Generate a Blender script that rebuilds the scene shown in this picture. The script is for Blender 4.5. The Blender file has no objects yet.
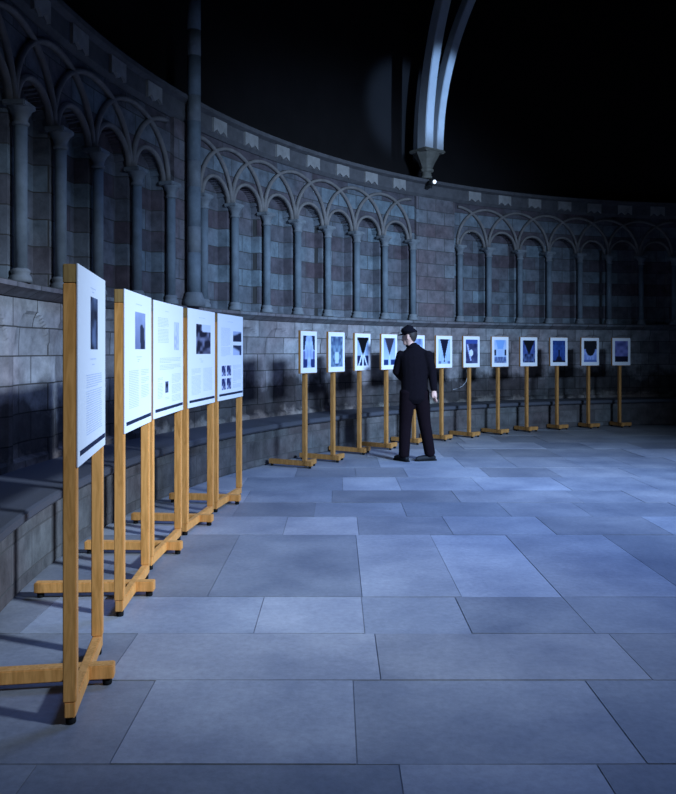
import bpy, bmesh, math, random
from math import sin, cos, pi, radians as rad, sqrt, atan2
from mathutils import Vector, Matrix
random.seed(7)
SC = bpy.context.scene
COL = SC.collection
# ------------------------------------------------------------------ camera
F, PX, PY, EYE = 800.0, 337.0, 351.0, 1.42
cd = bpy.data.cameras.new('camera'); cam = bpy.data.objects.new('camera', cd); COL.objects.link(cam)
cam.location = (0, 0, EYE); cam.rotation_euler = (pi/2, 0, 0)
cd.sensor_fit = 'HORIZONTAL'; cd.sensor_width = 36; cd.lens = F/676*36
cd.shift_x = (338-PX)/676; cd.shift_y = -(397-PY)/676
cd.clip_start = .05; cd.clip_end = 100
SC.camera = cam
# ------------------------------------------------------------------ helpers
def new_obj(name, me, parent=None):
    o = bpy.data.objects.new(name, me); COL.objects.link(o)
    if parent: o.parent = parent
    return o
def mesh(name, V, Fc, mat=None, parent=None, smooth=False):
    me = bpy.data.meshes.new(name); me.from_pydata([tuple(v) for v in V], [], Fc)
    mats = mat if isinstance(mat, list) else [mat]
    for m in mats:
        if m: me.materials.append(m)
    if smooth: me.polygons.foreach_set('use_smooth', [True]*len(me.polygons))
    me.update()
    return new_obj(name, me, parent)
def tag(o, label=None, cat=None, group=None, kind=None):
    if label: o['label'] = label
    if cat: o['category'] = cat
    if group: o['group'] = group
    if kind: o['kind'] = kind
    return o
def empty(name, loc, rz, label, cat, group=None):
    o = bpy.data.objects.new(name, None); COL.objects.link(o)
    o.location = loc; o.rotation_euler = (0, 0, rz); o.empty_display_size = .1
    return tag(o, label, cat, group)
def box(name, lo, hi, mat, parent=None, bev=.003, seg=2):
    bm = bmesh.new(); bmesh.ops.create_cube(bm, size=1)
    for v in bm.verts:
        v.co = Vector([(lo[i]+hi[i])/2 + v.co[i]*(hi[i]-lo[i]) for i in range(3)])
    if bev: bmesh.ops.bevel(bm, geom=bm.edges[:], offset=bev, segments=seg, affect='EDGES')
    me = bpy.data.meshes.new(name); bm.to_mesh(me); bm.free(); me.materials.append(mat)
    return new_obj(name, me, parent)
def lathe(name, prof, mat, parent=None, seg=20, smooth=True, a0=0, a1=2*pi):
    V, Fc = [], []; full = abs(a1-a0-2*pi) < 1e-6; n = seg if full else seg+1
    for r, z in prof:
        for k in range(n):
            a = a0+(a1-a0)*k/seg; V.append((r*cos(a), r*sin(a), z))
    for i in range(len(prof)-1):
        for k in range(seg):
            b = (k+1) % n if full else k+1
            Fc.append((i*n+k, i*n+b, (i+1)*n+b, (i+1)*n+k))
    Fc.append(tuple(range(n))[::-1]); Fc.append(tuple((len(prof)-1)*n+k for k in range(n)))
    return mesh(name, V, Fc, mat, parent, smooth)
def sweep(pts, prof, ups=None, closed=False):
    """sweep a 2D profile (side, up) along pts; ups = list of 'up' vectors"""
    V, Fc = [], []; n = len(prof)
    for i, p in enumerate(pts):
        a = pts[max(0, i-1)]; b = pts[min(len(pts)-1, i+1)]
        t = (Vector(b)-Vector(a)).normalized(); up = Vector(ups[i]) if ups else Vector((0, 0, 1))
        s = t.cross(up).normalized(); u = s.cross(t).normalized()
        for x, y in prof: V.append(Vector(p)+s*x+u*y)
    for i in range(len(pts)-1):
        for k in range(n):
            Fc.append((i*n+k, i*n+(k+1) % n, (i+1)*n+(k+1) % n, (i+1)*n+k))
    Fc.append(tuple(range(n))[::-1]); Fc.append(tuple((len(pts)-1)*n+k for k in range(n)))
    return V, Fc
def circ(r, n=8): return [(r*cos(2*pi*k/n), r*sin(2*pi*k/n)) for k in range(n)]
# ------------------------------------------------------------------ materials
def nmat(name, col, rough=.8, spec=.3, metal=0):
    m = bpy.data.materials.new(name); m.use_nodes = True
    b = m.node_tree.nodes['Principled BSDF']
    b.inputs['Base Color'].default_value = (*col, 1); b.inputs['Roughness'].default_value = rough
    b.inputs['Specular IOR Level'].default_value = spec; b.inputs['Metallic'].default_value = metal
    return m
class NT:
    def __init__(s, m): s.t = m.node_tree; s.b = s.t.nodes['Principled BSDF']
    def n(s, typ, ins=None, **kw):
        nd = s.t.nodes.new(typ)
        for k, v in kw.items(): setattr(nd, k, v)
        for k, v in (ins or {}).items():
            if isinstance(v, bpy.types.NodeSocket): s.t.links.new(v, nd.inputs[k])
            else: nd.inputs[k].default_value = v
        return nd
    def link(s, a, b): s.t.links.new(a, b)
    def mix(s, fac, a, b, mode='MIX'):
        nd = s.t.nodes.new('ShaderNodeMix'); nd.data_type = 'RGBA'; nd.blend_type = mode
        for i, v in ((0, fac), (6, a), (7, b)):
            if isinstance(v, bpy.types.NodeSocket): s.t.links.new(v, nd.inputs[i])
            else: nd.inputs[i].default_value = v if i == 0 else (*v, 1)
        return nd.outputs[2]
    def ramp(s, f, stops):
        nd = s.t.nodes.new('ShaderNodeValToRGB'); s.t.links.new(f, nd.inputs[0])
        e = nd.color_ramp.elements
        e[0].position, e[0].color = stops[0][0], (*stops[0][1], 1)
        e[1].position, e[1].color = stops[-1][0], (*stops[-1][1], 1)
        for p, c in stops[1:-1]:
            x = e.new(p); x.color = (*c, 1)
        return nd.outputs[0]
def wood(name, c1, c2):
    m = nmat(name, c1, .5, .35); N = NT(m)
    tc = N.n('ShaderNodeTexCoord'); mp = N.n('ShaderNodeMapping', {'Vector': tc.outputs['Object'], 'Scale': (14, 14, 1.6)})
    nz = N.n('ShaderNodeTexNoise', {'Vector': mp.outputs[0], 'Scale': 3.0, 'Detail': 5.0, 'Distortion': 1.2})
    c = N.ramp(nz.outputs[0], [(.35, c2), (.65, c1)]); N.link(c, N.b.inputs['Base Color'])
    return m
def stone(name, banded=True, a=(.19, .23, .25), b=(.115, .10, .11), uv=True, mott=.5):
    """ashlar in cylindrical UVs: u along the wall, v height"""
    m = nmat(name, a, .85, .2); N = NT(m)
    tc = N.n('ShaderNodeTexCoord'); vec = tc.outputs['UV'] if uv else tc.outputs['Object']
    pos = N.n('ShaderNodeNewGeometry').outputs['Position']
    br = N.n('ShaderNodeTexBrick', {'Vector': vec, 'Color1': (0, 0, 0, 1), 'Color2': (1, 1, 1, 1), 'Mortar': (.5, .5, .5, 1), 'Scale': 1.0,
             'Mortar Size': .006, 'Mortar Smooth': .2, 'Brick Width': .42, 'Row Height': .23, 'Bias': 0.0}, offset=.5)
    sep = N.n('ShaderNodeSeparateXYZ', {0: vec})
    # alternate courses
    dv = N.n('ShaderNodeMath', {0: sep.outputs[1], 1: .46}, operation='DIVIDE')
    fr = N.n('ShaderNodeMath', {0: dv.outputs[0]}, operation='FRACT')
    gt = N.n('ShaderNodeMath', {0: fr.outputs[0], 1: .5}, operation='GREATER_THAN')
    rb = N.n('ShaderNodeSeparateColor', {0: br.outputs['Color']})
    nz = N.n('ShaderNodeTexNoise', {'Vector': pos, 'Scale': .9, 'Detail': 2.0})
    fac = N.n('ShaderNodeMath', {0: gt.outputs[0], 1: rb.outputs[0]}, operation='MULTIPLY_ADD', use_clamp=True) if False else None
    if banded:
        r1 = N.n('ShaderNodeMath', {0: rb.outputs[0], 1: 1.0, 2: -.5}, operation='MULTIPLY_ADD')
        g6 = N.n('ShaderNodeMath', {0: gt.outputs[0], 1: .75, 2: .12}, operation='MULTIPLY_ADD')
        s = N.n('ShaderNodeMath', {0: g6.outputs[0], 1: r1.outputs[0]}, operation='ADD', use_clamp=True)
        base = N.mix(s.outputs[0], a, b)
    else:
        base = N.mix(rb.outputs[0], a, b)
    warm = N.ramp(nz.outputs[0], [(.42, (1, 1, 1)), (.62, (1.0, .80, .78))])
    base = N.mix(.8, base, warm, 'MULTIPLY')
    n2 = N.n('ShaderNodeTexNoise', {'Vector': pos, 'Scale': 6.0, 'Detail': 6.0, 'Roughness': .65})
    g = N.ramp(n2.outputs[0], [(.3, (1-mott,)*3), (.7, (1.15, 1.15, 1.15))])
    base = N.mix(1.0, base, g, 'MULTIPLY')
    base = N.mix(br.outputs['Fac'], base, (.07, .065, .06))
    N.link(base, N.b.inputs['Base Color'])
    inv = N.n('ShaderNodeMath', {0: br.outputs['Fac'], 1: -.8, 2: n2.outputs[0]}, operation='MULTIPLY_ADD')
    bp = N.n('ShaderNodeBump', {'Height': inv.outputs[0], 'Strength': .5, 'Distance': .02})
    N.link(bp.outputs[0], N.b.inputs['Normal'])
    return m, N, base, pos
M = {}
M['wall'], N, base, pos = stone('banded_ashlar')
M['pier'], _, _, _ = stone('pale_ashlar', banded=True, a=(.21, .22, .23), b=(.17, .145, .15))
# damp-blackened lower zone (dirt with a shape of its own)
m, N, base, pos = stone('seat_back_stone', banded=False, a=(.36, .36, .36), b=(.22, .21, .21), mott=.5)
sp = N.n('ShaderNodeSeparateXYZ', {0: pos})
nz = N.n('ShaderNodeTexNoise', {'Vector': pos, 'Scale': 2.2, 'Detail': 5.0, 'Roughness': .6})
h = N.n('ShaderNodeMath', {0: nz.outputs[0], 1: .9, 2: sp.outputs[2]}, operation='MULTIPLY_ADD')
d = N.ramp(h.outputs[0], [(.78, (.9, .85, .75)), (.92, (.22, .21, .2)), (1.0, (1, 1, 1))])
nd = d.node; nd.color_ramp.elements[0].position = .0
mr = N.n('ShaderNodeMapRange', {'Value': h.outputs[0], 'From Min': .8, 'From Max': 2.0})
d2 = N.ramp(mr.outputs[0], [(0, (.95, .9, .8)), (.12, (.75, .7, .6)), (.2, (.22, .21, .2)), (.48, (.26, .25, .25)), (.62, (1, 1, 1))])
out = N.mix(1.0, base, d2, 'MULTIPLY'); N.link(out, N.b.inputs['Base Color'])
M['seatback'] = m
M['bench'], _, _, _ = stone('bench_stone', banded=False, a=(.13, .13, .125), b=(.085, .08, .078))
M['seat'] = nmat('seat_slab', (.06, .06, .07), .55, .4)
def plain_stone(name, c, var=.35, sc=7):
    m = nmat(name, c, .8, .25); N = NT(m)
    p = N.n('ShaderNodeNewGeometry').outputs['Position']
    nz = N.n('ShaderNodeTexNoise', {'Vector': p, 'Scale': float(sc), 'Detail': 5.0, 'Roughness': .6})
    cc = N.ramp(nz.outputs[0], [(.3, tuple(x*(1-var) for x in c)), (.7, c)])
    N.link(cc, N.b.inputs['Base Color'])
    bp = N.n('ShaderNodeBump', {'Height': nz.outputs[0], 'Strength': .3, 'Distance': .02}); N.link(bp.outputs[0], N.b.inputs['Normal'])
    return m
M['mould'] = plain_stone('moulding_stone', (.25, .22, .20))
M['shaft'] = plain_stone('shaft_stone', (.19, .22, .24))
M['cap'] = plain_stone('capital_stone', (.23, .24, .245))
M['corb'] = plain_stone('pale_block', (.38, .35, .32))
M['corn'] = plain_stone('cornice_stone', (.13, .12, .12))
M['upper'] = plain_stone('unlit_plaster', (.011, .008, .008), .4, 2)  # unlit upper wall and ceiling: their darkness is put into this colour
M['rib'] = plain_stone('rib_stone', (.62, .62, .62), .1)
M['springer'] = plain_stone('springer_stone', (.22, .20, .16), .3, 12)
M['wood'] = wood('oak', (.78, .36, .10), (.56, .24, .055))
M['wood_dark'] = wood('dark_oak', (.40, .24, .08), (.30, .17, .055))
M['wood2'] = wood('brown_oak', (.46, .21, .06), (.30, .13, .03))
M['rubber'] = nmat('black_rubber', (.008, .008, .008), .8, .1)
M['paper'] = nmat('white_board', (.76, .78, .80), .6, .2)
M['text'] = nmat('grey_print', (.52, .58, .72), .7, .1)
M['bar'] = nmat('navy_bar', (.012, .02, .05), .6, .2)
M['mat'] = nmat('print_mat', (.72, .70, .69), .7, .2)
m = nmat('photo_ink', (.5, .5, .5), .55, .25); N = NT(m)
at = N.n('ShaderNodeVertexColor', layer_name='ink'); N.link(at.outputs[0], N.b.inputs['Base Color']); M['ink'] = m
# floor
m = nmat('flagstones', (.3, .3, .3), .5, .35); N = NT(m)
at = N.n('ShaderNodeVertexColor', layer_name='slab'); pos = N.n('ShaderNodeNewGeometry').outputs['Position']
n1 = N.n('ShaderNodeTexNoise', {'Vector': pos, 'Scale': 1.6, 'Detail': 6.0, 'Roughness': .6})
n2 = N.n('ShaderNodeTexNoise', {'Vector': pos, 'Scale': 28.0, 'Detail': 4.0, 'Roughness': .7})
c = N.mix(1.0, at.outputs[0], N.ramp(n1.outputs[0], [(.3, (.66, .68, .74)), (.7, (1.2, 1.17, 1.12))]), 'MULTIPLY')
c = N.mix(1.0, c, N.ramp(n2.outputs[0], [(.3, (.84, .84, .84)), (.7, (1.08, 1.08, 1.08))]), 'MULTIPLY')
N.link(c, N.b.inputs['Base Color'])
N.link(N.ramp(n1.outputs[0], [(.3, (.5,)*3), (.7, (.68,)*3)]), N.b.inputs['Roughness'])
bp = N.n('ShaderNodeBump', {'Height': n2.outputs[0], 'Strength': .15, 'Distance': .01}); N.link(bp.outputs[0], N.b.inputs['Normal'])
M['floor'] = m
# ------------------------------------------------------------------ plan of the round room
CX, CY, R = 8.1, 5.6, 10.6
SEATR = 10.0
Z_SEAT, Z_SILL, Z_CAP, Z_TOP = .50, 1.94, 3.31, 4.08
def P(r, th, z=0): return Vector((CX+r*cos(th), CY+r*sin(th), z))
def ang_of_px(x, r=R):
    dx, dy = (x-PX)/F, 1.0
    a = dx*dx+dy*dy; b = -2*(dx*CX+dy*CY); c = CX*CX+CY*CY-r*r
    t = (-b+sqrt(b*b-4*a*c))/(2*a)
    return atan2(t*dy-CY, t*dx-CX) % (2*pi)
COLR = R-.075
seq = [98, 137, 171, 'P', 204, 235, 267, 298, 328, 357, 385, 413, 'P', 460, 489, 520, 549, 580, 609]
angs = [s if s == 'P' else ang_of_px(s, COLR) for s in seq]
step = rad(3.9)
a = angs[0]; pre = [a+step*k for k in (5, 4, 3, 2, 1)]
b = angs[-1]; post = [b-step*k for k in range(1, 3)] + ['P'] + [b-step*2-rad(4.6)-step*k for k in range(0, 6)]
angs = pre+angs+post
groups, cur = [], []
for q in angs:
    if q == 'P': groups.append(cur); cur = []
    else: cur.append(q)
groups.append(cur)
piers = [((groups[i][-1]+groups[i+1][0])/2, (groups[i][-1]-groups[i+1][0])/2) for i in range(len(groups)-1)]
A_HI, A_LO = angs[0]+rad(1.5), angs[-1]-rad(1.5)
# ------------------------------------------------------------------ wall as a relief in the round
bays = [((g[i]+g[i+1])/2, (g[i]-g[i+1])/2) for g in groups for i in range(len(g)-1)]
def relief(th, z):
    for c, hw in bays:
        if abs(th-c) < hw:
            s = abs(th-c)*R; w = hw*R-.075
            if Z_SILL+.02 <= z:
                if s < w and (z < Z_CAP or s*s+(z-Z_CAP)**2 < w*w): return .13
                # spandrel set back a little inside the big arches
                W = 2*hw*R
                return 0
            elif .56 < z < Z_SILL-.12:
                w2 = w+.02; zc = Z_SILL-.2-w2
                q = (s/w2)**2+(max(0, z-zc)/w2)**2
                if q < 1: return .055*sqrt(1-q)+.004
            return 0
    return 0
def wall_mesh(name, a0, a1, z0, z1, da, dz, mat, rel=True, rr=R, parent=None):
    na = max(2, int((a0-a1)/da)); nz = max(1, int(round((z1-z0)/dz)))
    V, Fc, UV = [], [], []
    for i in range(na+1):
        th = a0+(a1-a0)*i/na
        for j in range(nz+1):
            z = z0+(z1-z0)*j/nz
            V.append(P(rr+(relief(th, z) if rel else 0), th, z)); UV.append((-th*R, z))
    for i in range(na):
        for j in range(nz):
            k = i*(nz+1)+j; Fc.append((k, k+nz+1, k+nz+2, k+1))
    o = mesh(name, V, Fc, mat, parent)
    uv = o.data.uv_layers.new(name='UVMap')
    for l in o.data.loops: uv.data[l.index].uv = UV[l.vertex_index]
    return o
wl = wall_mesh('wall_left', A_HI, A_LO, Z_SILL, Z_TOP+.05, .022/R, .022, M['wall'])
tag(wl, kind='structure')
sb = wall_mesh('seat_back', A_HI, A_LO, Z_SEAT-.05, Z_SILL, .025/R, .025, M['seatback'], parent=wl)
def arc_band(name, a0, a1, prof, mat, n=160, parent=None, uvs=False):
    """profile of (r, z) pairs revolved about the room centre"""
    V, Fc, UV = [], [], []; k = len(prof)
    for i in range(n+1):
        th = a0+(a1-a0)*i/n
        d = 0
        for j, (r, z) in enumerate(prof):
            V.append(P(r, th, z)); UV.append((-th*R, z+(R-r)))
    for i in range(n):
        for j in range(k):
            Fc.append((i*k+j, (i+1)*k+j, (i+1)*k+(j+1) % k, i*k+(j+1) % k))
    Fc.append(tuple(range(k))); Fc.append(tuple(n*k+j for j in range(k))[::-1])
    o = mesh(name, V, Fc, mat, parent)
    uv = o.data.uv_layers.new(name='UVMap')
    for l in o.data.loops: uv.data[l.index].uv = UV[l.vertex_index]
    return o
# rest of the circle, behind and to the right of the camera
wb = wall_mesh('wall_back', A_LO, A_HI-2*pi, 0, Z_TOP+.05, .25/R, .5, M['wall'], rel=False); tag(wb, kind='structure')
# sill course, cornice
t1 = arc_band('trim_1', A_HI, A_LO, [(R+.14, Z_SILL-.10), (R-.02, Z_SILL-.10), (R-.09, Z_SILL-.06), (R-.13, Z_SILL-.04), (R-.13, Z_SILL), (R+.14, Z_SILL+.02)], M['pier'])
tag(t1, kind='structure')
t2 = arc_band('trim_2', A_HI, A_LO, [(R+.35, Z_TOP), (R-.02, Z_TOP), (R-.06, Z_TOP+.05), (R-.06, Z_TOP+.22), (R-.12, Z_TOP+.25), (R-.12, Z_TOP+.30), (R+.35, Z_TOP+.33)], M['corn'])
tag(t2, kind='structure')
def block(name, th, w, z0, z1, r0, r1, mat, parent, notch=False):
    Vp = []
    hw = w/2/R
    n = 4; V, Fc = [], []
    prof = [(r1, z0), (r0, z0), (r0, z1), (r1, z1)]
    for i in range(n+1):
        t = th+hw-2*hw*i/n
        for j, (r, z) in enumerate(prof):
            zz = z+(.05 if notch and j in (0, 1) and i % 2 == 1 else 0)
            V.append(P(r, t, zz))
    for i in range(n):
        for j in range(4): Fc.append((i*4+j, (i+1)*4+j, (i+1)*4+(j+1) % 4, i*4+(j+1) % 4))
    Fc.append((0, 1, 2, 3)); Fc.append(tuple(n*4+j for j in range(4))[::-1])
    return mesh(name, V, Fc, mat, parent)
for c, hw in bays:
    block('corbel_block', c, .30, Z_TOP+.04, Z_TOP+.22, R-.09, R, M['corb'], t2, True)
# arch mouldings
def arch(th0, th1, z0, rad_h, r, prof, a0, a1, n, mat):
    """arc over angle range th0..th1 (circle centre th0,z0)."""
    pts, ups = [], []
    for i in range(n+1):
        t = a0+(a1-a0)*i/n
        th = th0-rad_h*cos(t)/R; z = z0+min(rad_h, .68)*sin(t)
        pts.append(P(r, th, z)); ups.append(-(P(1, th)-P(0, th)))
    V, Fc = sweep(pts, prof, ups)
    return mesh('arch_moulding', V, Fc, mat, wl, True)
sq = [(-.027, -.02), (-.022, .015), (-.009, .030), (.009, .030), (.022, .015), (.027, -.02)]
for c, hw in bays:
    arch(c, 0, Z_CAP, hw*R-.055, R-.005, [(x*.95, y*1.1) for x, y in sq], 0, pi, 18, M['mould'])
for g in groups:
    n = len(g); hwm = (g[0]-g[-1])/(n-1)*R
    for i in range(n):
        rr_ = hwm
        if 0 < i < n-1: arch(g[i], 0, Z_CAP+.02, (g[i-1]-g[i+1])/2*R-.005, R-.02, sq, 0, pi, 26, M['mould'])
        elif i == 0: arch(g[i], 0, Z_CAP+.02, (g[0]-g[1])*R-.005, R-.02, sq, 0, pi/2, 13, M['mould'])
        else: arch(g[i], 0, Z_CAP+.02, (g[-2]-g[-1])*R-.005, R-.02, sq, pi/2, pi, 13, M['mould'])
# stone bench round the wall
bn = empty('stone_bench', P(SEATR, rad(150)), 0, 'long curved stone bench running round the foot of the wall', 'bench')
def attach(o, par):
    o.parent = par; o.matrix_parent_inverse = par.matrix_basis.inverted(); return o
def keep(o, par):  # vertices given in world space
    par_m = Matrix.Translation(par.location) @ par.rotation_euler.to_matrix().to_4x4()
    o.data.transform(par_m.inverted()); o.parent = par; return o
keep(arc_band('seat_slab', A_HI-rad(.2), A_LO+rad(.2), [(SEATR-.05, Z_SEAT-.07), (SEATR-.07, Z_SEAT-.05), (SEATR-.07, Z_SEAT-.01), (SEATR-.05, Z_SEAT), (R-.004, Z_SEAT), (R-.004, Z_SEAT-.07)], M['seat']), bn)
keep(arc_band('riser', A_HI-rad(.2), A_LO+rad(.2), [(SEATR, .01), (SEATR, Z_SEAT-.07), (R-.004, Z_SEAT-.07), (R-.004, .01)], M['bench']), bn)
# ------------------------------------------------------------------ wall columns
def make_column():
    root = empty('colonnette', (0, 0, 0), 0, 'x', 'small column')
    lathe('base', [(.085, 0), (.085, .02), (.078, .045), (.064, .06), (.072, .075), (.072, .09), (.056, .105)], M['cap'], root)
    h = Z_CAP-Z_SILL
    lathe('shaft', [(.05, .10), (.05, h-.17)], M['shaft'], root)
    c = lathe('capital', [(.053, h-.18), (.064, h-.17), (.064, h-.155), (.053, h-.145), (.06, h-.11), (.08, h-.07), (.098, h-.05), (.098, h-.04)], M['cap'], root)
    box('abacus', (-.105, -.075, h-.045), (.105, .10, h), M['cap'], c, .008)
    return root
proto = make_column()
def copy_tree(o, parent=None):
    c = o.copy(); COL.objects.link(c); c.parent = parent
    for ch in list(o.children): copy_tree(ch, c)
    return c
ordn = ['first', 'second', 'third', 'fourth', 'fifth', 'sixth', 'seventh', 'eighth', 'ninth', 'tenth', 'eleventh', 'twelfth', 'thirteenth', 'fourteenth', 'fifteenth']
first = True
for gi, g in enumerate(groups):
    for i, th in enumerate(g):
        if gi == 0:
            k = len(g)-1-i
            lab = 'slender stone wall column, %s to the left of the banded round shaft' % ordn[k]
        elif gi == 1: lab = 'slender stone wall column, %s to the right of the banded round shaft' % ordn[i]
        elif gi == 2: lab = 'slender stone wall column, %s to the right of the pier below the lit ribs' % ordn[i]
        else: lab = 'slender stone wall column, %s beyond the far right pier' % ordn[i]
        o = proto if first else copy_tree(proto); first = False
        o.location = P(COLR, th, Z_SILL+.004); o.rotation_euler = (0, 0, th-pi/2); o['label'] = lab
        o['group'] = 'slender columns of the wall arcade'
# ------------------------------------------------------------------ piers
def pier_face(c, hw, name):
    w = hw*R-.11; V, Fc = [], []
    n = 6
    r0, r1 = R-.05, R+.05
    return arc_band(name, c+w/R, c-w/R, [(r0, Z_SILL), (r0, Z_TOP), (r1, Z_TOP), (r1, Z_SILL)], M['pier'], 6, wl)
for c, hw in piers: pier_face(c, hw, 'pier')
c1 = piers[0][0]
def banded_shaft(th, r, z0, z1, label):
    root = empty('round_shaft', P(R-.16, th, z0), th-pi/2, label, 'shaft')
    H = z1-z0
    lathe('base', [(r*1.7, 0), (r*1.7, .06), (r*1.35, .12), (r*1.2, .16)], M['cap'], root)
    z, k = .16, 0
    while z < H-.01:
        hh = min([.46, .30][k % 2], H-z)
        lathe('drum', [(r, z), (r, z+hh)], [M['shaft'], M['cap']][k % 2], root, 24)
        z += hh; k += 1
    return root
banded_shaft(c1, .078, Z_SILL, 8.6, 'tall round wall shaft of banded stone drums behind the left information boards')
# ------------------------------------------------------------------ upper wall, ceiling
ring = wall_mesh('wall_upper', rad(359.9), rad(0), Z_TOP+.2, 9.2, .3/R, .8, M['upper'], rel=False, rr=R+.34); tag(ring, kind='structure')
V, Fc = [], []; n, mR = 64, 10
for j in range(mR+1):
    ph = pi/2*j/mR
    for i in range(n):
        t = 2*pi*i/n; V.append((CX+(R+.36)*cos(ph)*cos(t), CY+(R+.36)*cos(ph)*sin(t), 9.15+2.5*sin(ph)))
for j in range(mR):
    for i in range(n): Fc.append((j*n+i, (j+1)*n+i, (j+1)*n+(i+1) % n, j*n+(i+1) % n))
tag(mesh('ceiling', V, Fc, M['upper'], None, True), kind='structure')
# ------------------------------------------------------------------ rib springer above pier 2
th2 = ang_of_px(432, R-.25)
root = empty('vault_springer', P(R-.12, th2, Z_TOP+.31), th2-pi/2, 'carved stone corbel above the cornice carrying pale blue-lit vault ribs', 'vault springer')
zc = 4.87-(Z_TOP+.31)
lathe('stem', [(.10, 0), (.10, .02), (.085, .04), (.085, zc-.36)], M['springer'], root)
lathe('corbel', [(.10, zc-.38), (.12, zc-.36), (.12, zc-.33), (.10, zc-.31), (.14, zc-.22), (.20, zc-.12), (.225, zc-.07), (.225, zc-.05)], M['springer'], root, 8, False)
box('abacus', (-.235, -.22, zc-.06), (.25, .2, zc), M['springer'], root, .02)
def rib(pts, w, d):
    V, Fc = sweep([Vector(p) for p in pts], [(-w/2, -d/2), (w/2, -d/2), (w/2, d*.42), (w*.42, d/2), (-w*.42, d/2), (-w/2, d*.42)], [(0, -1, 0)]*len(pts))
    return mesh('rib', V, Fc, M['rib'], root)
def rc(x0, y0, kx, ky, n=16):
    pts = []
    for i in range(n+1):
        s = i/n*4.6
        pts.append((x0+kx*s*s, y0-ky*s*s, zc+s))
    return pts
rib(rc(-.125, -.10, .02, .05), .19, .2)
rib(rc(.155, -.10, .065, .05), .16, .17)
# small lamp on the cornice
lz = Z_TOP+.16
th3 = ang_of_px(427, R-.1)
lp = empty('spotlight', P(R-.17, th3, lz), th3-pi/2, 'tiny white glowing spotlight on the cornice below the carved corbel', 'lamp')
M['bulb'] = nmat('lamp_glow', (1, 1, 1)); b = M['bulb'].node_tree.nodes['Principled BSDF']
b.inputs['Emission Color'].default_value = (.75, .85, 1, 1); b.inputs['Emission Strength'].default_value = 1.2
M['metal'] = nmat('dark_metal', (.03, .03, .03), .4, .5)
box('bracket', (-.03, -.03, -.02), (.03, .09, .03), M['metal'], lp, .004)
o = lathe('housing', [(.035, 0), (.05, .02), (.055, .10)], M['metal'], lp, 16); o.rotation_euler = (rad(90), 0, 0); o.location = (0, -.0, .07)
bm = bmesh.new(); bmesh.ops.create_uvsphere(bm, u_segments=12, v_segments=8, radius=.034)
me = bpy.data.meshes.new('bulb'); bm.to_mesh(me); bm.free(); me.materials.append(M['bulb']); o = new_obj('bulb', me, lp); o.location = (0, -.11, .07)
# ------------------------------------------------------------------ floor
ROWS = [-6, -4.5, -3.2, -2, -.8, .3, 1.25, 2.1, 2.75, 3.45, 4.02, 4.62, 6.18, 6.86, 7.5, 8.15, 9.0, 9.75, 10.7, 11.6, 12.4, 13.4, 14.3, 15.2, 16.2, 17]
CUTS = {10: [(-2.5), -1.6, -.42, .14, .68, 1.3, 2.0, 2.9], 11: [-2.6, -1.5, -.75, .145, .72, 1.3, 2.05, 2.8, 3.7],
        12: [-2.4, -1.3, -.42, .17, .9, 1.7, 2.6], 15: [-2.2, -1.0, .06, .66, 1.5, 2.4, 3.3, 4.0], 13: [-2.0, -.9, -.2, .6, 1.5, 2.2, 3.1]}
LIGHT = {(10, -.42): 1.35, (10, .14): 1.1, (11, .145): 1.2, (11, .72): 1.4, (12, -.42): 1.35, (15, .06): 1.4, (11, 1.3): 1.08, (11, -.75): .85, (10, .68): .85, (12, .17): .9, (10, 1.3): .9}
V, Fc, TC = [], [], []
g = .0025
def clipr(x, y):
    d = Vector((x-CX, y-CY))
    if d.length > R+.2: d = d.normalized()*(R+.2)
    return (CX+d.x, CY+d.y)
for ri in range(len(ROWS)-1):
    y0, y1 = ROWS[ri], ROWS[ri+1]
    xs = list(CUTS.get(ri, []))
    if not xs: xs = [-2.6-random.random()]
    lo, hi = xs[0], xs[-1]
    while lo > -3.2: lo -= random.uniform(.6, 1.2); xs.insert(0, lo)
    while hi < 20: hi += random.uniform(.55, 1.25); xs.append(hi)
    for k in range(len(xs)-1):
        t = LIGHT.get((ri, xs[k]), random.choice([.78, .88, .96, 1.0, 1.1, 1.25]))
        tint = random.uniform(-.03, .03)
        x0, x1 = xs[k], xs[k+1]
        j = [random.uniform(-.004, .004) for _ in range(4)]
        q = [(x0+g, y0+g+j[0]), (x1-g, y0+g+j[1]), (x1-g, y1-g+j[2]), (x0+g, y1-g+j[3])]
        if all((Vector((x-CX, y-CY))).length > R+.1 for x, y in q): continue
        b0 = len(V); zt = random.uniform(-.0015, .0015)
        for x, y in q: V.append((x, y, zt))
        for x, y in q: V.append((x, y, -.05))
        Fc += [(b0, b0+1, b0+2, b0+3), (b0, b0+4, b0+5, b0+1), (b0+1, b0+5, b0+6, b0+2), (b0+2, b0+6, b0+7, b0+3), (b0+3, b0+7, b0+4, b0)]
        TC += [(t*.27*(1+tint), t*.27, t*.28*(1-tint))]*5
# joint bed
b0 = len(V); V += [(-8, -8, -.003), (20, -8, -.003), (20, 18, -.003), (-8, 18, -.003)]; Fc.append((b0, b0+1, b0+2, b0+3)); TC.append((.19, .185, .18))
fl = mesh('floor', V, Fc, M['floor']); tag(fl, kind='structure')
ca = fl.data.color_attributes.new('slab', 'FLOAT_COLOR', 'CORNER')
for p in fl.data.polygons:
    for li in p.loop_indices: ca.data[li].color = (*TC[p.index], 1)
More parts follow.
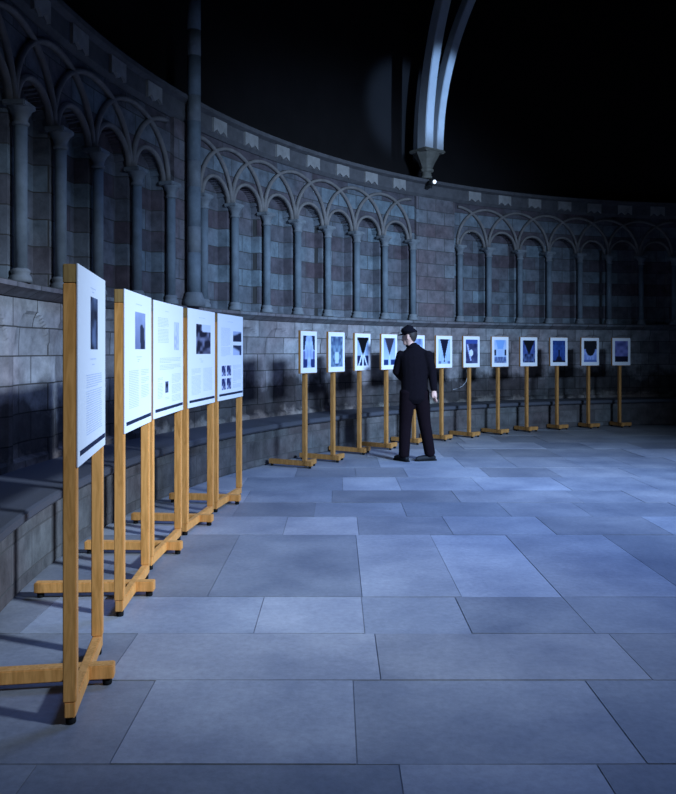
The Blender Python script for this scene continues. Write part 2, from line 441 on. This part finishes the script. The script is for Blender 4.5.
# ------------------------------------------------------------------ flat printed things
class Sheet:
    """printed face in local x (right) / z (up), facing -y"""
    def __init__(s, x0, z1, w, h): s.x0, s.z1, s.w, s.h = x0, z1, w, h; s.V, s.F, s.M, s.C = [], [], [], []
    def quad(s, u0, v0, u1, v1, y, mi, c=(1, 1, 1)):
        b = len(s.V)
        for u, v in ((u0, v1), (u1, v1), (u1, v0), (u0, v0)): s.V.append((s.x0+u*s.w, y, s.z1-v*s.h))
        s.F.append((b, b+1, b+2, b+3)); s.M.append(mi); s.C.append([c]*4)
    def img(s, u0, v0, u1, v1, y, mi, fn, nx=20, ny=26):
        for i in range(nx):
            for j in range(ny):
                U0, U1, V0, V1 = i/nx, (i+1)/nx, j/ny, (j+1)/ny
                b = len(s.V); cs = []
                for U, W in ((U0, V1), (U1, V1), (U1, V0), (U0, V0)):
                    s.V.append((s.x0+(u0+(u1-u0)*U)*s.w, y, s.z1-(v0+(v1-v0)*W)*s.h)); cs.append(fn(U, W))
                s.F.append((b, b+1, b+2, b+3)); s.M.append(mi); s.C.append(cs)
    def text(s, u0, v0, u1, v1, y, mi, pitch=.0125, centre=False):
        v = v0
        while v+pitch*.5 < v1:
            u = u0; last = random.random() < .12
            end = u0+(u1-u0)*(random.uniform(.3, .8) if last else random.uniform(.93, 1))
            while u < end:
                w = random.uniform(.018, .06)
                e = min(u+w, end)
                if e-u > .006: s.quad(u, v, e, v+pitch*.42, y, mi)
                u = e+.008
            v += pitch
            if last: v += pitch*.8
    def build(s, name, mats, parent):
        o = mesh(name, s.V, s.F, mats, parent)
        o.data.polygons.foreach_set('material_index', s.M)
        ca = o.data.color_attributes.new('ink', 'FLOAT_COLOR', 'CORNER')
        for p in o.data.polygons:
            for k, li in enumerate(p.loop_indices): ca.data[li].color = (*s.C[p.index][k], 1)
        return o
def hash2(a, b, s=0):
    x = sin(a*12.9898+b*78.233+s*37.719)*43758.5453; return x-math.floor(x)
def vn(x, y, s=0):
    xi, yi = math.floor(x), math.floor(y); fx, fy = x-xi, y-yi; fx = fx*fx*(3-2*fx); fy = fy*fy*(3-2*fy)
    a = hash2(xi, yi, s)*(1-fx)+hash2(xi+1, yi, s)*fx; b = hash2(xi, yi+1, s)*(1-fx)+hash2(xi+1, yi+1, s)*fx
    return a*(1-fy)+b*fy
def lerp(a, b, t): t = max(0, min(1, t)); return tuple(x+(y-x)*t for x, y in zip(a, b))
DK, MD, LT, TE = (.01, .012, .03), (.12, .16, .34), (.50, .62, .78), (.22, .32, .42)
# ------------------------------------------------------------------ large information boards
Z_BT, Z_BB = 1.752, .978
def photo_tall(U, V): return lerp((.008, .012, .03), (.12, .17, .30), 1.4*vn(U*3, V*6, 1)*(1-abs(U-.5))-.35)
def photo_fig(U, V):
    c = lerp((.30, .36, .55), (.14, .17, .30), V+.3*vn(U*5, V*5, 2))
    if abs(U-.62-.1*V)*2.2 < .45 and V > .3+.5*abs(U-.62): return lerp(c, (.01, .012, .03), .95)
    return c
def photo_scene(U, V): 
    if V < .16+.12*vn(U*4, 0, 4) and U > .35: return (.55, .62, .78)
    return lerp((.01, .01, .025), (.25, .27, .42), 1.5*(vn(U*6, V*6, 5)-.5))
def photo_pale(U, V): return lerp((.60, .66, .84), (.40, .44, .72), vn(U*4, V*7, 6))
def photo_land(U, V): return lerp((.35, .42, .6), (.01, .015, .04), (V-.35+.35*vn(U*4, 1, 8))*5)
def photo_land2(U, V): return lerp((.02, .03, .06), (.45, .52, .7), (V-.5*U-.1)*4) if U < .8 else (.02, .03, .08)
def photo_port(U, V): return lerp((.02, .03, .12), (.45, .5, .7), 2.4*(vn(U*4, V*4, 9)-.45))
boards = [
 ((-.980, 3.03), (-1.095, 3.78), 'one tall dark photo above wide text, nearest the camera', 'nearest the camera',
   [('t', .40, .085, .60, .10), ('t', .46, .105, .56, .118), ('i', .40, .135, .67, .42, photo_tall), ('t', .40, .47, .62, .485), ('t', .46, .50, .56, .51), ('t', .26, .555, .86, .875)]),
 ((-1.13, 4.26), (-1.165, 5.02), 'photo of a dark figure over two columns, second nearest the camera', 'second from the left',
   [('t', .38, .08, .62, .092), ('i', .35, .14, .74, .415, photo_fig), ('t', .4, .47, .62, .48), ('t', .44, .49, .56, .52), ('t', .14, .57, .50, .84), ('t', .58, .57, .90, .80)]),
 ((-1.185, 5.17), (-1.16, 6.03), 'a pale photo and tiny dark figure among text, middle of five', 'the middle of the five',
   [('t', .36, .075, .66, .09), ('t', .13, .14, .48, .36), ('i', .66, .16, .84, .42, photo_pale), ('t', .18, .49, .92, .60), ('t', .12, .66, .28, .84), ('i', .36, .70, .46, .80, photo_tall), ('t', .36, .84, .5, .87), ('t', .58, .64, .92, .90)]),
 ((-1.144, 6.14), (-1.053, 6.90), 'large squarish dark photo near its top, second from far end', 'second from the far end',
   [('t', .38, .08, .62, .092), ('i', .28, .15, .82, .46, photo_scene), ('t', .4, .51, .6, .52), ('t', .44, .53, .54, .55), ('t', .12, .61, .46, .88), ('t', .54, .61, .90, .86)]),
 ((-1.045, 7.02), (-.92, 7.82), 'two landscapes and four dark portraits, farthest of the five', 'at the far end',
   [('t', .36, .08, .64, .092), ('t', .12, .16, .48, .50), ('i', .58, .19, .93, .315, photo_land), ('i', .58, .36, .93, .48, photo_land2),
    ('i', .14, .60, .29, .72, photo_port), ('i', .33, .60, .50, .72, photo_port), ('i', .14, .75, .29, .88, photo_port), ('i', .33, .75, .50, .88, photo_port), ('t', .58, .60, .92, .88)]),
]
for (xa, ya), (xb, yb), desc, where, items in boards:
    a, b = Vector((xa, ya)), Vector((xb, yb)); w = (b-a).length; dr = (b-a).normalized()
    rz = atan2(dr.y, dr.x); out = Vector((-dr.y, dr.x))
    PT = .05; o3 = (a+b)/2+out*(PT/2+.007)
    root = empty('information_board', (o3.x, o3.y, 0), rz, 'white information board with %s' % desc, 'information board', 'row of white text boards on oak stands')
    yf = -PT/2
    for s in (-1, 1):
        p = s*(w/2-PT/2)
        box('post', (p-PT/2, -PT/2, .09), (p+PT/2, PT/2, Z_BT-.075), M['wood'], root, .003)
        box('post_top', (p-PT/2, -PT/2, Z_BT-.0745), (p+PT/2, PT/2, Z_BT-.002), M['wood_dark'], root, .003)  # top stretch of the post in darker brown wood
    rl = box('bottom_rail', (-w/2, -PT/2+.004, .03), (w/2, PT/2-.004, .09), M['wood'], root, .004)
    for s in (-1, 1): lathe('foot_pad', [(.018, .001), (.02, .006), (.02, .03)], M['rubber'], rl, 12).location = (s*(w/2-.03), 0, 0)
    cb = box('cross_beam', (-.032, -.12, .031), (.032, .56, .0885), M['wood'], root, .004)
    for yy in (-.09, .53): lathe('foot_pad', [(.018, .001), (.02, .006), (.02, .032)], M['rubber'], cb, 12).location = (0, yy, 0)
    bd = box('board', (-w/2, yf-.007, Z_BB), (w/2, yf-.0005, Z_BT), M['paper'], root, .001, 1)
    sh = Sheet(-w/2, Z_BT, w, Z_BT-Z_BB); y = yf-.0075
    for it in items:
        if it[0] == 't': sh.text(*it[1:5], y, 1)
        else: sh.img(*it[1:5], y, 2, it[5])
    sh.quad(.05, .925, .985, .952, y, 0)
    sh.build('print', [M['bar'], M['text'], M['ink']], bd)
# ------------------------------------------------------------------ small framed prints on single posts
def V_(w0, w1, top, bot, c_in, c_out, c_low):
    def f(U, V):
        x = abs(U-.5)*2
        if V < bot:
            t = max(0, (V-top)/(bot-top)); lim = w0+(w1-w0)*t
            if x < lim: return c_in
        c = lerp(c_out, c_low, (V-.55)*3)
        k = vn(x*5, V*7, 3)
        return lerp(c, tuple(q*.35 for q in c), (k-.45)*1.6)
    return f
def pic1(U, V):
    x = abs(U-.5)*2
    hg = .45+.35*abs(cos(V*pi*1.05))
    if x > 1.02-.55*(V < .45)*(1-V*1.2) and V < .5: return (.02, .03, .07)
    if V > .74 and x > .25+.4*(V-.74): return (.03, .05, .16)
    if .48 < V < .74 and x > .62: return (.16, .18, .36)
    return lerp(LT, (.25, .3, .5), vn(x*5, V*8, 1)*.8)
def pic2(U, V):
    x = abs(U-.5)*2; c = lerp(TE, (.06, .09, .16), 1.3*vn(x*6, V*9, 2)-.2)
    if x < .38-.5*abs(V-.66) and .5 < V < .88: c = LT
    if V < .3 and .2 < x < .75: c = lerp(c, (.06, .10, .20), .6)
    return c
def pic3(U, V):
    x = abs(U-.5)*2
    if x < .98-1.45*V+.25*(V < .12): return (.004, .004, .008)
    if x < .09 or (abs(x-(V-.5)*1.5) < .10 and V > .5): return (.70, .76, .85)
    if V > .64: return (.015, .025, .09)
    return lerp(LT, MD, vn(x*5, V*8, 3)*.6)
def pic4(U, V):
    x = abs(U-.5)*2
    if x < .85-1.35*V: return (.05, .045, .07)
    if V > .8 and x > .22: return (.02, .05, .16)
    if x < .12 and V > .6: return LT
    return lerp((.25, .33, .52), LT, V*1.1-.2*vn(x*4, V*7, 4))
def pic5(U, V): return lerp(LT, MD, vn(U*4, V*6, 5))
def pic6(U, V):
    x = abs(U-.5)*2
    if x < .72*(1-V/.86) and V < .86: return (.012, .014, .04)
    if .86 < V < .93 and x < .1: return (.02, .03, .06)
    if V > .9 and x > .5: return (.15, .2, .35)
    return lerp(LT, (.30, .42, .60), vn(x*5, V*6, 6)*.8)
def pic7(U, V):
    c = lerp((.015, .02, .09), (.12, .13, .24), vn(U*5, V*7, 7)*.9)
    if (U-.45)**2/.03+(V-.56)**2/.018 < 1: return (.70, .72, .88)
    if abs(U-.1-.45*(V-.15)) < .06 and .2 < V < .9: return (.45, .5, .75)
    if V < .18: return (.06, .10, .32)
    return c
def pic8(U, V):
    x = abs(U-.5)*2
    if x > .72 and .42 < V < .68: return (.01, .012, .05)
    if V < .4 and x < .75-.8*V: return (.25, .42, .72)
    if V > .74: return lerp((.30, .38, .60), (.06, .09, .2), vn(x*6, V*8, 8))
    return lerp(LT, (.42, .52, .74), vn(x*4, V*6, 8))
def pic9(U, V):
    x = abs(U-.5)*2
    if x < .92-1.35*V: return (.006, .006, .014)
    if V > .62: return lerp((.01, .015, .06), (.16, .22, .42), 1.5*vn(x*5, V*9, 9)-.4)
    return lerp((.12, .18, .42), (.04, .06, .2), vn(x*5, V*6, 9))
def pic10(U, V):
    x = abs(U-.5)*2
    if (x < .16 and .42 < V) or (V > .72 and x < .25+1.4*(V-.72)) or V > .93: return (.006, .008, .03)
    return lerp((.05, .12, .36), (.02, .05, .18), vn(x*6, V*8, 10)+.3*(V < .2))
def pic11(U, V):
    x = abs(U-.5)*2
    if V < .38 or (V < .72 and x < sqrt(max(0, 1-((V-.38)/.34)**2))*.72): return (.012, .012, .018)
    if V > .88: return (.14, .20, .42)
    return lerp((.42, .50, .80), (.18, .24, .50), vn(x*5, V*7, 11)*.9)
def pic12(U, V):
    if V > .74: return (.008, .008, .03)
    return lerp((.25, .25, .50), (.07, .08, .22), vn(U*4, V*6, 12)*1.1)
small = [
 (309.2, 42.6, pic1, 'a pale hourglass shape', 'nearest the text boards'),
 (337, 40.4, pic2, 'mottled grey-green vaulting', 'second from the text boards'),
 (363, 37.6, pic3, 'a large black triangle', 'third from the text boards'),
 (389.6, 35.9, pic4, 'a grey triangle on pale blue', 'left of the walking man'),
 (417, 34.0, pic5, 'pale tones', 'hidden behind the walking man'),
 (444.4, 32.7, pic6, 'a narrow black wedge on pale blue', 'first right of the walking man'),
 (471.8, 31.6, pic7, 'a pale swirl on dark blue', 'second right of the walking man'),
 (500.4, 30.5, pic8, 'pale blue with two dark spots', 'third right of the walking man'),
 (529, 29.5, pic9, 'a black triangle on dark blue', 'fourth right of the walking man'),
 (559.1, 28.7, pic10, 'deep blue with a black upright form', 'fifth right of the walking man'),
 (590.4, 28.2, pic11, 'a black dome above pale blue', 'sixth right of the walking man'),
 (621.5, 27.8, pic12, 'violet-blue over a black edge', 'last on the right'),
]
PH, PW = .515, .40
for x, hpx, fn, desc, where in small:
    Y = F*PH/hpx; X = (x-PX)/F*Y
    d = Vector((X-CX, Y-CY)); th = atan2(d.y, d.x); rz = th-pi/2
    if x < 350: rz += rad(-2)
    out = Vector((cos(th), sin(th))); PT = .05
    o3 = Vector((X, Y))+out*(PT/2+.035)
    root = empty('framed_print', (o3.x, o3.y, 0), rz, 'framed print of %s, %s' % (desc, where), 'framed print', 'small framed prints on single oak posts')
    zt = 1.42+PH*.475; zb = zt-PH; yf = -PT/2
    W = M['wood2']; BL = min(.50, SEATR-.03-(o3-Vector((CX, CY))).length)
    box('post', (-PT/2, -PT/2, .09), (PT/2, PT/2, zt-.06), W, root)
    box('cross_beam', (-.03, -.10, .028), (.03, BL, .088), W, root, .004)
    rl = box('bottom_rail', (-.03, -.025, .0275), (.25, .025, .0885), W, root, .004)
    for px_, py_ in ((0, -.07), (0, BL-.03), (.22, 0)): lathe('foot_pad', [(.018, .001), (.02, .03)], M['rubber'], root, 10).location = (px_, py_, 0)
    fr = box('frame', (-PW/2, yf-.03, zb), (PW/2, yf-.0005, zt), W, root, .003)
    mt = box('mat', (-PW/2+.006, yf-.034, zb+.006), (PW/2-.006, yf-.0295, zt-.006), M['mat'], root, .0008, 1)
    sh = Sheet(-PW/2, zt, PW, PH); sh.img(.145, .115, .855, .865, yf-.0348, 0, lambda U, W_: tuple(q**1.15*.95 for q in fn(U, W_)), 24, 32)
    sh.build('picture', [M['ink']], mt)
# pale cable hanging behind the print right of the man
ctl = [(463, 364), (466.5, 370), (467.5, 376), (466, 382), (462.5, 386), (458, 388.5), (453, 389.5)]
pts = []
for i in range(25):
    t = i/24*(len(ctl)-1); a = min(int(t), len(ctl)-2); f = t-a
    px = ctl[a][0]*(1-f)+ctl[a+1][0]*f; py = ctl[a][1]*(1-f)+ctl[a+1][1]*f
    q = P(9.9, ang_of_px(px, 9.9)); q.z = EYE-(py-PY)/F*q.y; pts.append(q)
q0 = pts[0]
V, Fc = sweep(pts, circ(.005, 6), [(.1, -1, .05)]*len(pts))
o = mesh('cable', V, Fc, nmat('pale_cable', (.35, .35, .36), .6), None, True)
o.data.transform(Matrix.Translation(-q0)); o.location = q0
tag(o, 'thin pale cable hanging in a curve beside a print post right of the man', 'cable')
# ------------------------------------------------------------------ the walking man
def tube_mesh(chains, name, mat, parent, voxel=.011, smooth_it=6):
    """chains: list of [(x,y,z, rx, ry)] rings joined by remesh into one surface"""
    V, Fc = [], []
    for ch in chains:
        n = 16; b0 = len(V)
        pts = [Vector(c[:3]) for c in ch]
        # end caps as shrinking rings
        rings = []
        for i, c in enumerate(ch):
            a = pts[max(0, i-1)]; b = pts[min(len(pts)-1, i+1)]; t = (b-a).normalized()
            rings.append((pts[i], t, c[3], c[4]))
        t0 = rings[0][1]; t1 = rings[-1][1]
        r0 = min(rings[0][2:]); r1 = min(rings[-1][2:])
        full = [(rings[0][0]-t0*r0*.5, t0, rings[0][2]*.6, rings[0][3]*.6)]+rings+[(rings[-1][0]+t1*r1*.5, t1, rings[-1][2]*.6, rings[-1][3]*.6)]
        for p, t, rx, ry in full:
            ref = Vector((0, 1, 0)) if abs(t.y) < .9 else Vector((0, 0, 1))
            sx = ref.cross(t).normalized(); sy = t.cross(sx).normalized()
            if abs(t.y) < .9 and sx.x < 0 and abs(sx.x) > .3: pass
            for k in range(n):
                q = 2*pi*k/n; V.append(p+sx*rx*cos(q)+sy*ry*sin(q))
        m = len(full)
        for i in range(m-1):
            for k in range(n): Fc.append((b0+i*n+k, b0+i*n+(k+1) % n, b0+(i+1)*n+(k+1) % n, b0+(i+1)*n+k))
        Fc.append(tuple(b0+k for k in range(n))[::-1]); Fc.append(tuple(b0+(m-1)*n+k for k in range(n)))
    o = mesh(name, V, Fc, mat, None)
    r = o.modifiers.new('r', 'REMESH'); r.mode = 'VOXEL'; r.voxel_size = voxel; r.use_smooth_shade = True
    s = o.modifiers.new('s', 'SMOOTH'); s.iterations = smooth_it; s.factor = .5
    dg = bpy.context.evaluated_depsgraph_get(); me = bpy.data.meshes.new_from_object(o.evaluated_get(dg))
    old = o.data; bpy.data.objects.remove(o); bpy.data.meshes.remove(old)
    if not me.materials: me.materials.append(mat)
    me.polygons.foreach_set('use_smooth', [True]*len(me.polygons)); me.name = name
    return new_obj(name, me, parent)
M['skin'] = nmat('skin', (.62, .36, .27), .55, .35)
M['jacket'] = plain_stone('black_wool', (.006, .004, .006), .3, 40)
M['trouser'] = plain_stone('black_cotton', (.008, .004, .006), .3, 40)
M['shoe'] = nmat('black_leather', (.006, .006, .008), .6, .2)
M['capm'] = plain_stone('dark_felt', (.007, .006, .009), .3, 40)
M['hair'] = nmat('dark_hair', (.03, .022, .018), .6)
MY = 10.3; MX = (414.5-PX)/F*MY
man = empty('person', (MX, MY, 0), 0, 'person in dark jacket, trousers and cap walking left past the prints, seen from behind', 'person')
# local frame: x right in the picture, y away from the camera, z up.  1 px = 0.01306 m
# heading: away and to the left; head turned to the left
k = .01306
hip_l, hip_r = (-.085, 0, .90), (.085, .02, .90)
kn_l, kn_r = (-.115, .04, .49), (.135, .07, .50)
an_l, an_r = (-.135, .0, .10), (.205, .06, .115)
sh_l, sh_r = (-.160, .04, 1.385), (.160, -.02, 1.385)
el_l, el_r = (-.225, .08, 1.15), (.225, -.03, 1.16)
wr_l, wr_r = (-.10, .27, 1.03), (.238, -.10, .925)
hx, hy, hz = -.065, .055, 1.60
def arm(s, e, w, r0, r1, r2):
    mid = lambda a, b, t: tuple(a[i]+(b[i]-a[i])*t for i in range(3))
    return [(*s, r0, r0), (*mid(s, e, .5), r0*.92, r0*.92), (*e, r1, r1), (*mid(e, w, .45), r1*.95, r1*.9), (*w, r2, r2)]
def hand(w, fwd, side):
    """palm + four fingers + thumb hanging from the wrist; side = direction of the thumb"""
    w = Vector(w); f = Vector(fwd).normalized(); s = Vector(side).normalized(); nrm = f.cross(s).normalized()
    ch = []
    p1 = w+f*.045; p2 = w+f*.095
    ch.append([(*w, .026, .022), (*p1, .036, .018), (*p2, .038, .016)])
    L = [.070, .082, .076, .060]
    for i in range(4):
        b = p2+s*(.028-.019*i)-f*.012
        a1 = b+f*(L[i]*.42+.01)+nrm*.006; a2 = a1+(f*.85+nrm*.5)*L[i]*.32; a3 = a2+(f*.6+nrm*.8)*L[i]*.26
        ch.append([(*b, .0095, .0095), (*a1, .009, .009), (*a2, .0085, .0085), (*a3, .0075, .0075)])
    b = w+f*.03+s*.02; a1 = b+f*.03+s*.028; a2 = a1+f*.032+s*.006
    ch.append([(*b, .014, .013), (*a1, .0115, .0115), (*a2, .009, .009)])
    return ch
ch = []
ch.append([(-.005, .0, .88, .14, .10), (0, 0, 1.0, .135, .095), (0, .01, 1.2, .14, .10), (0, .02, 1.36, .155, .10), (-.01, .025, 1.44, .10, .08)])
ch.append([(-.015, .03, 1.42, .062, .062), (-.045, .045, 1.50, .054, .056), (hx+.01, hy, 1.58, .055, .06)])
ch.append([(*hip_l, .085, .085), (*kn_l, .055, .055), (*an_l, .036, .036)]); ch.append([(*hip_r, .085, .085), (*kn_r, .055, .055), (*an_r, .036, .036)])
ch.append(arm(sh_l, el_l, wr_l, .048, .038, .024)); ch.append(arm(sh_r, el_r, wr_r, .048, .038, .024))
ch += hand(wr_l, (.85, .25, .3), (-.2, .2, 1)); ch += hand(wr_r, (.03, -.12, -1), (-.5, .85, 0))
# head: cranium, jaw, nose, ears; face turned towards -x and a little away
fd = Vector((-.86, .42, -.12)).normalized(); sd = Vector((-.43, -.9, 0)).normalized()
H = Vector((hx, hy, hz))
def hp(f, s, u): return H+fd*f+sd*s+Vector((0, 0, u))
ch.append([(*hp(-.01, 0, -.05), .066, .066), (*hp(-.012, 0, 0), .079, .082), (*hp(-.014, 0, .05), .079, .084), (*hp(-.012, 0, .095), .06, .065)])
ch.append([(*hp(.02, 0, .03), .06, .06), (*hp(.03, 0, -.03), .056, .056), (*hp(.045, 0, -.085), .036, .036)])
ch.append([(*hp(.075, 0, .01), .010, .010), (*hp(.098, 0, -.03), .014, .014)])
ch.append([(*hp(.072, .0, -.062), .016, .012), (*hp(.078, 0, -.064), .014, .010)])
for s in (-1, 1): ch.append([(*hp(-.012, s*.078, -.03), .012, .010), (*hp(-.016, s*.084, .02), .018, .012)])
tube_mesh(ch, 'body', M['skin'], man, .0075, 3)
# eyes
for s in (-1, 1):
    bm = bmesh.new(); bmesh.ops.create_uvsphere(bm, u_segments=12, v_segments=8, radius=.011)
    me = bpy.data.meshes.new('eye'); bm.to_mesh(me); bm.free(); me.materials.append(nmat('eye', (.05, .04, .04), .2, .5)); e = new_obj('eye', me, man); e.location = hp(.078, s*.03, .012)
hair = [[(*hp(-.035, 0, -.045), .060, .058), (*hp(-.030, 0, 0), .078, .080), (*hp(-.024, 0, .05), .084, .088)]]
tube_mesh(hair, 'hair', M['hair'], man, .009, 3)
cap = [[(*hp(.0, 0, .052), .095, .100), (*hp(.0, 0, .075), .112, .118), (*hp(.0, 0, .10), .10, .105), (*hp(-.005, 0, .122), .062, .066)]]
# brim
cp = tube_mesh(cap, 'cap', M['capm'], man, .008, 5)
V, Fc = [], []
for lay in (0, 1):
    for i in range(13):
        t = -1.15+2.3*i/12
        for rr in (.085, .155-.03*abs(t)):
            V.append(hp(cos(t)*rr, sin(t)*rr*.8, .058-(.012 if rr > .09 else 0)-lay*.006))
for i in range(12):
    a = i*2; Fc += [(a, a+1, a+3, a+2), (26+a, 26+a+2, 26+a+3, 26+a+1), (a+1, 26+a+1, 26+a+3, a+3), (a, a+2, 26+a+2, 26+a)]
Fc += [(0, 26, 27, 1), (24, 25, 51, 50)]
mesh('brim', V, Fc, M['capm'], cp)
# jacket
ch = [[(-.003, .005, .80, .170, .120), (0, .005, .92, .175, .125), (.0, .005, 1.08, .170, .120), (.002, .012, 1.24, .185, .125), (.0, .02, 1.35, .195, .120), (-.005, .025, 1.41, .165, .10), (-.012, .03, 1.455, .105, .085), (-.018, .035, 1.49, .072, .070)]]
ch.append(arm(sh_l, el_l, wr_l, .068, .056, .043)); ch.append(arm(sh_r, el_r, wr_r, .068, .056, .043))
jk = tube_mesh(ch, 'jacket', M['jacket'], man, .012, 5)
V, Fc = sweep([(-.015+.076*cos(t)-.004, .03+.07*sin(t), 1.485+.012*sin(t)) for t in [2*pi*i/24 for i in range(25)]], circ(.016, 8))
mesh('collar', V, Fc, M['jacket'], jk, True)
# trousers
def leg(h, kn, an):
    mid = lambda a, b, t: tuple(a[i]+(b[i]-a[i])*t for i in range(3))
    return [(h[0], h[1], h[2], .108, .112), (*mid(h, kn, .5), .098, .10), (*kn, .082, .086), (*mid(kn, an, .5), .076, .082), (an[0], an[1], an[2]-.03, .070, .082)]
ch = [[(-.003, .005, .84, .155, .11), (0, .005, 1.0, .15, .105)], leg(hip_l, kn_l, an_l), leg(hip_r, kn_r, an_r)]
tube_mesh(ch, 'trousers', M['trouser'], man, .012, 5)
# shoes pointing left and slightly away
def shoe(an, d):
    d = Vector((*d, 0)).normalized(); z = an[2]-.10
    a = Vector((an[0], an[1], 0))
    q = lambda t, h: a+d*t+Vector((0, 0, h+max(z, 0)*.0))
    ch = [[(*q(-.06, .036), .034, .036), (*q(0, .042), .038, .038), (*q(.08, .034), .044, .030), (*q(.15, .026), .042, .022), (*q(.19, .022), .030, .017)],
          [(*q(-.01, .05), .042, .042), (*q(-.01, .10), .042, .045)]]
    sh = tube_mesh(ch, 'shoe', M['shoe'], man, .009, 3)
    V, Fc = [], []
    out = [(-.095, 0), (-.085, .028), (-.04, .036), (.03, .036), (.10, .046), (.17, .040), (.205, .018), (.212, 0)]
    out = out+[(x, -y) for x, y in out[-2:0:-1]]
    sd_ = Vector((-d.y, d.x, 0)); n = len(out)
    for h in (.002, .016):
        for x, y in out: V.append(a+d*x+sd_*y+Vector((0, 0, h)))
    Fc = [tuple(range(n))[::-1], tuple(n+i for i in range(n))]+[(i, (i+1) % n, n+(i+1) % n, n+i) for i in range(n)]
    mesh('sole', V, Fc, M['rubber'], sh)
shoe(an_l, (-.55, .8)); shoe(an_r, (-.95, -.25))
for q in ('jacket', 'trouser', 'capm'):
    b = M[q].node_tree.nodes['Principled BSDF']; b.inputs['Specular IOR Level'].default_value = .08; b.inputs['Roughness'].default_value = .95
# ------------------------------------------------------------------ lights
def area(name, loc, target, sx, sy, power, col, spread=180):
    l = bpy.data.lights.new(name, 'AREA'); l.shape = 'RECTANGLE'; l.size = sx; l.size_y = sy; l.energy = power; l.color = col; l.spread = rad(spread)
    o = bpy.data.objects.new(name, l); COL.objects.link(o); o.location = loc
    o.rotation_euler = (Vector(target)-Vector(loc)).to_track_quat('-Z', 'Y').to_euler(); return o
def spot(name, loc, target, power, col, size, blend=.5, soft=.3):
    l = bpy.data.lights.new(name, 'SPOT'); l.energy = power; l.color = col; l.spot_size = rad(size); l.spot_blend = blend; l.shadow_soft_size = soft
    o = bpy.data.objects.new(name, l); COL.objects.link(o); o.location = loc
    o.rotation_euler = (Vector(target)-Vector(loc)).to_track_quat('-Z', 'Y').to_euler(); return o
BLUE = (.50, .64, 1.0)
area('board_light', (8.0, .0, 6.0), (-1.05, 5.1, .75), .7, .7, 80, (.53, .71, 1.0), 29)  # added narrow lamp aimed at the boards, no window behind it
area('arcade_light', (7.0, .0, 4.8), (.8, 12.2, .7), 2.0, .9, 265, (.40, .62, 1.0), 45)  # added lamp brightening the arcade wall, no doorway is built
area('overhead_lamp', (3.6, 8.0, 8.2), (2.4, 7.0, 0), 3.0, 3.0, 205, (.20, .37, 1.0), 80)  # added lamp under the closed ceiling, brightens the floor
spot('rib_spot', (8.6, 8.6, 7.0), P(R-.25, th2, 5.75), 3300, (.30, .54, 1.0), 11.5, .6, .1)  # spot added only to light the ribs, no opening at its place
w = bpy.data.worlds.new('world'); SC.world = w; w.use_nodes = True
w.node_tree.nodes['Background'].inputs[0].default_value = (.3, .35, .6, 1); w.node_tree.nodes['Background'].inputs[1].default_value = .02
vs = SC.view_settings; vs.view_transform = 'Standard'; vs.look = 'None'; vs.gamma = 1; vs.exposure = 0
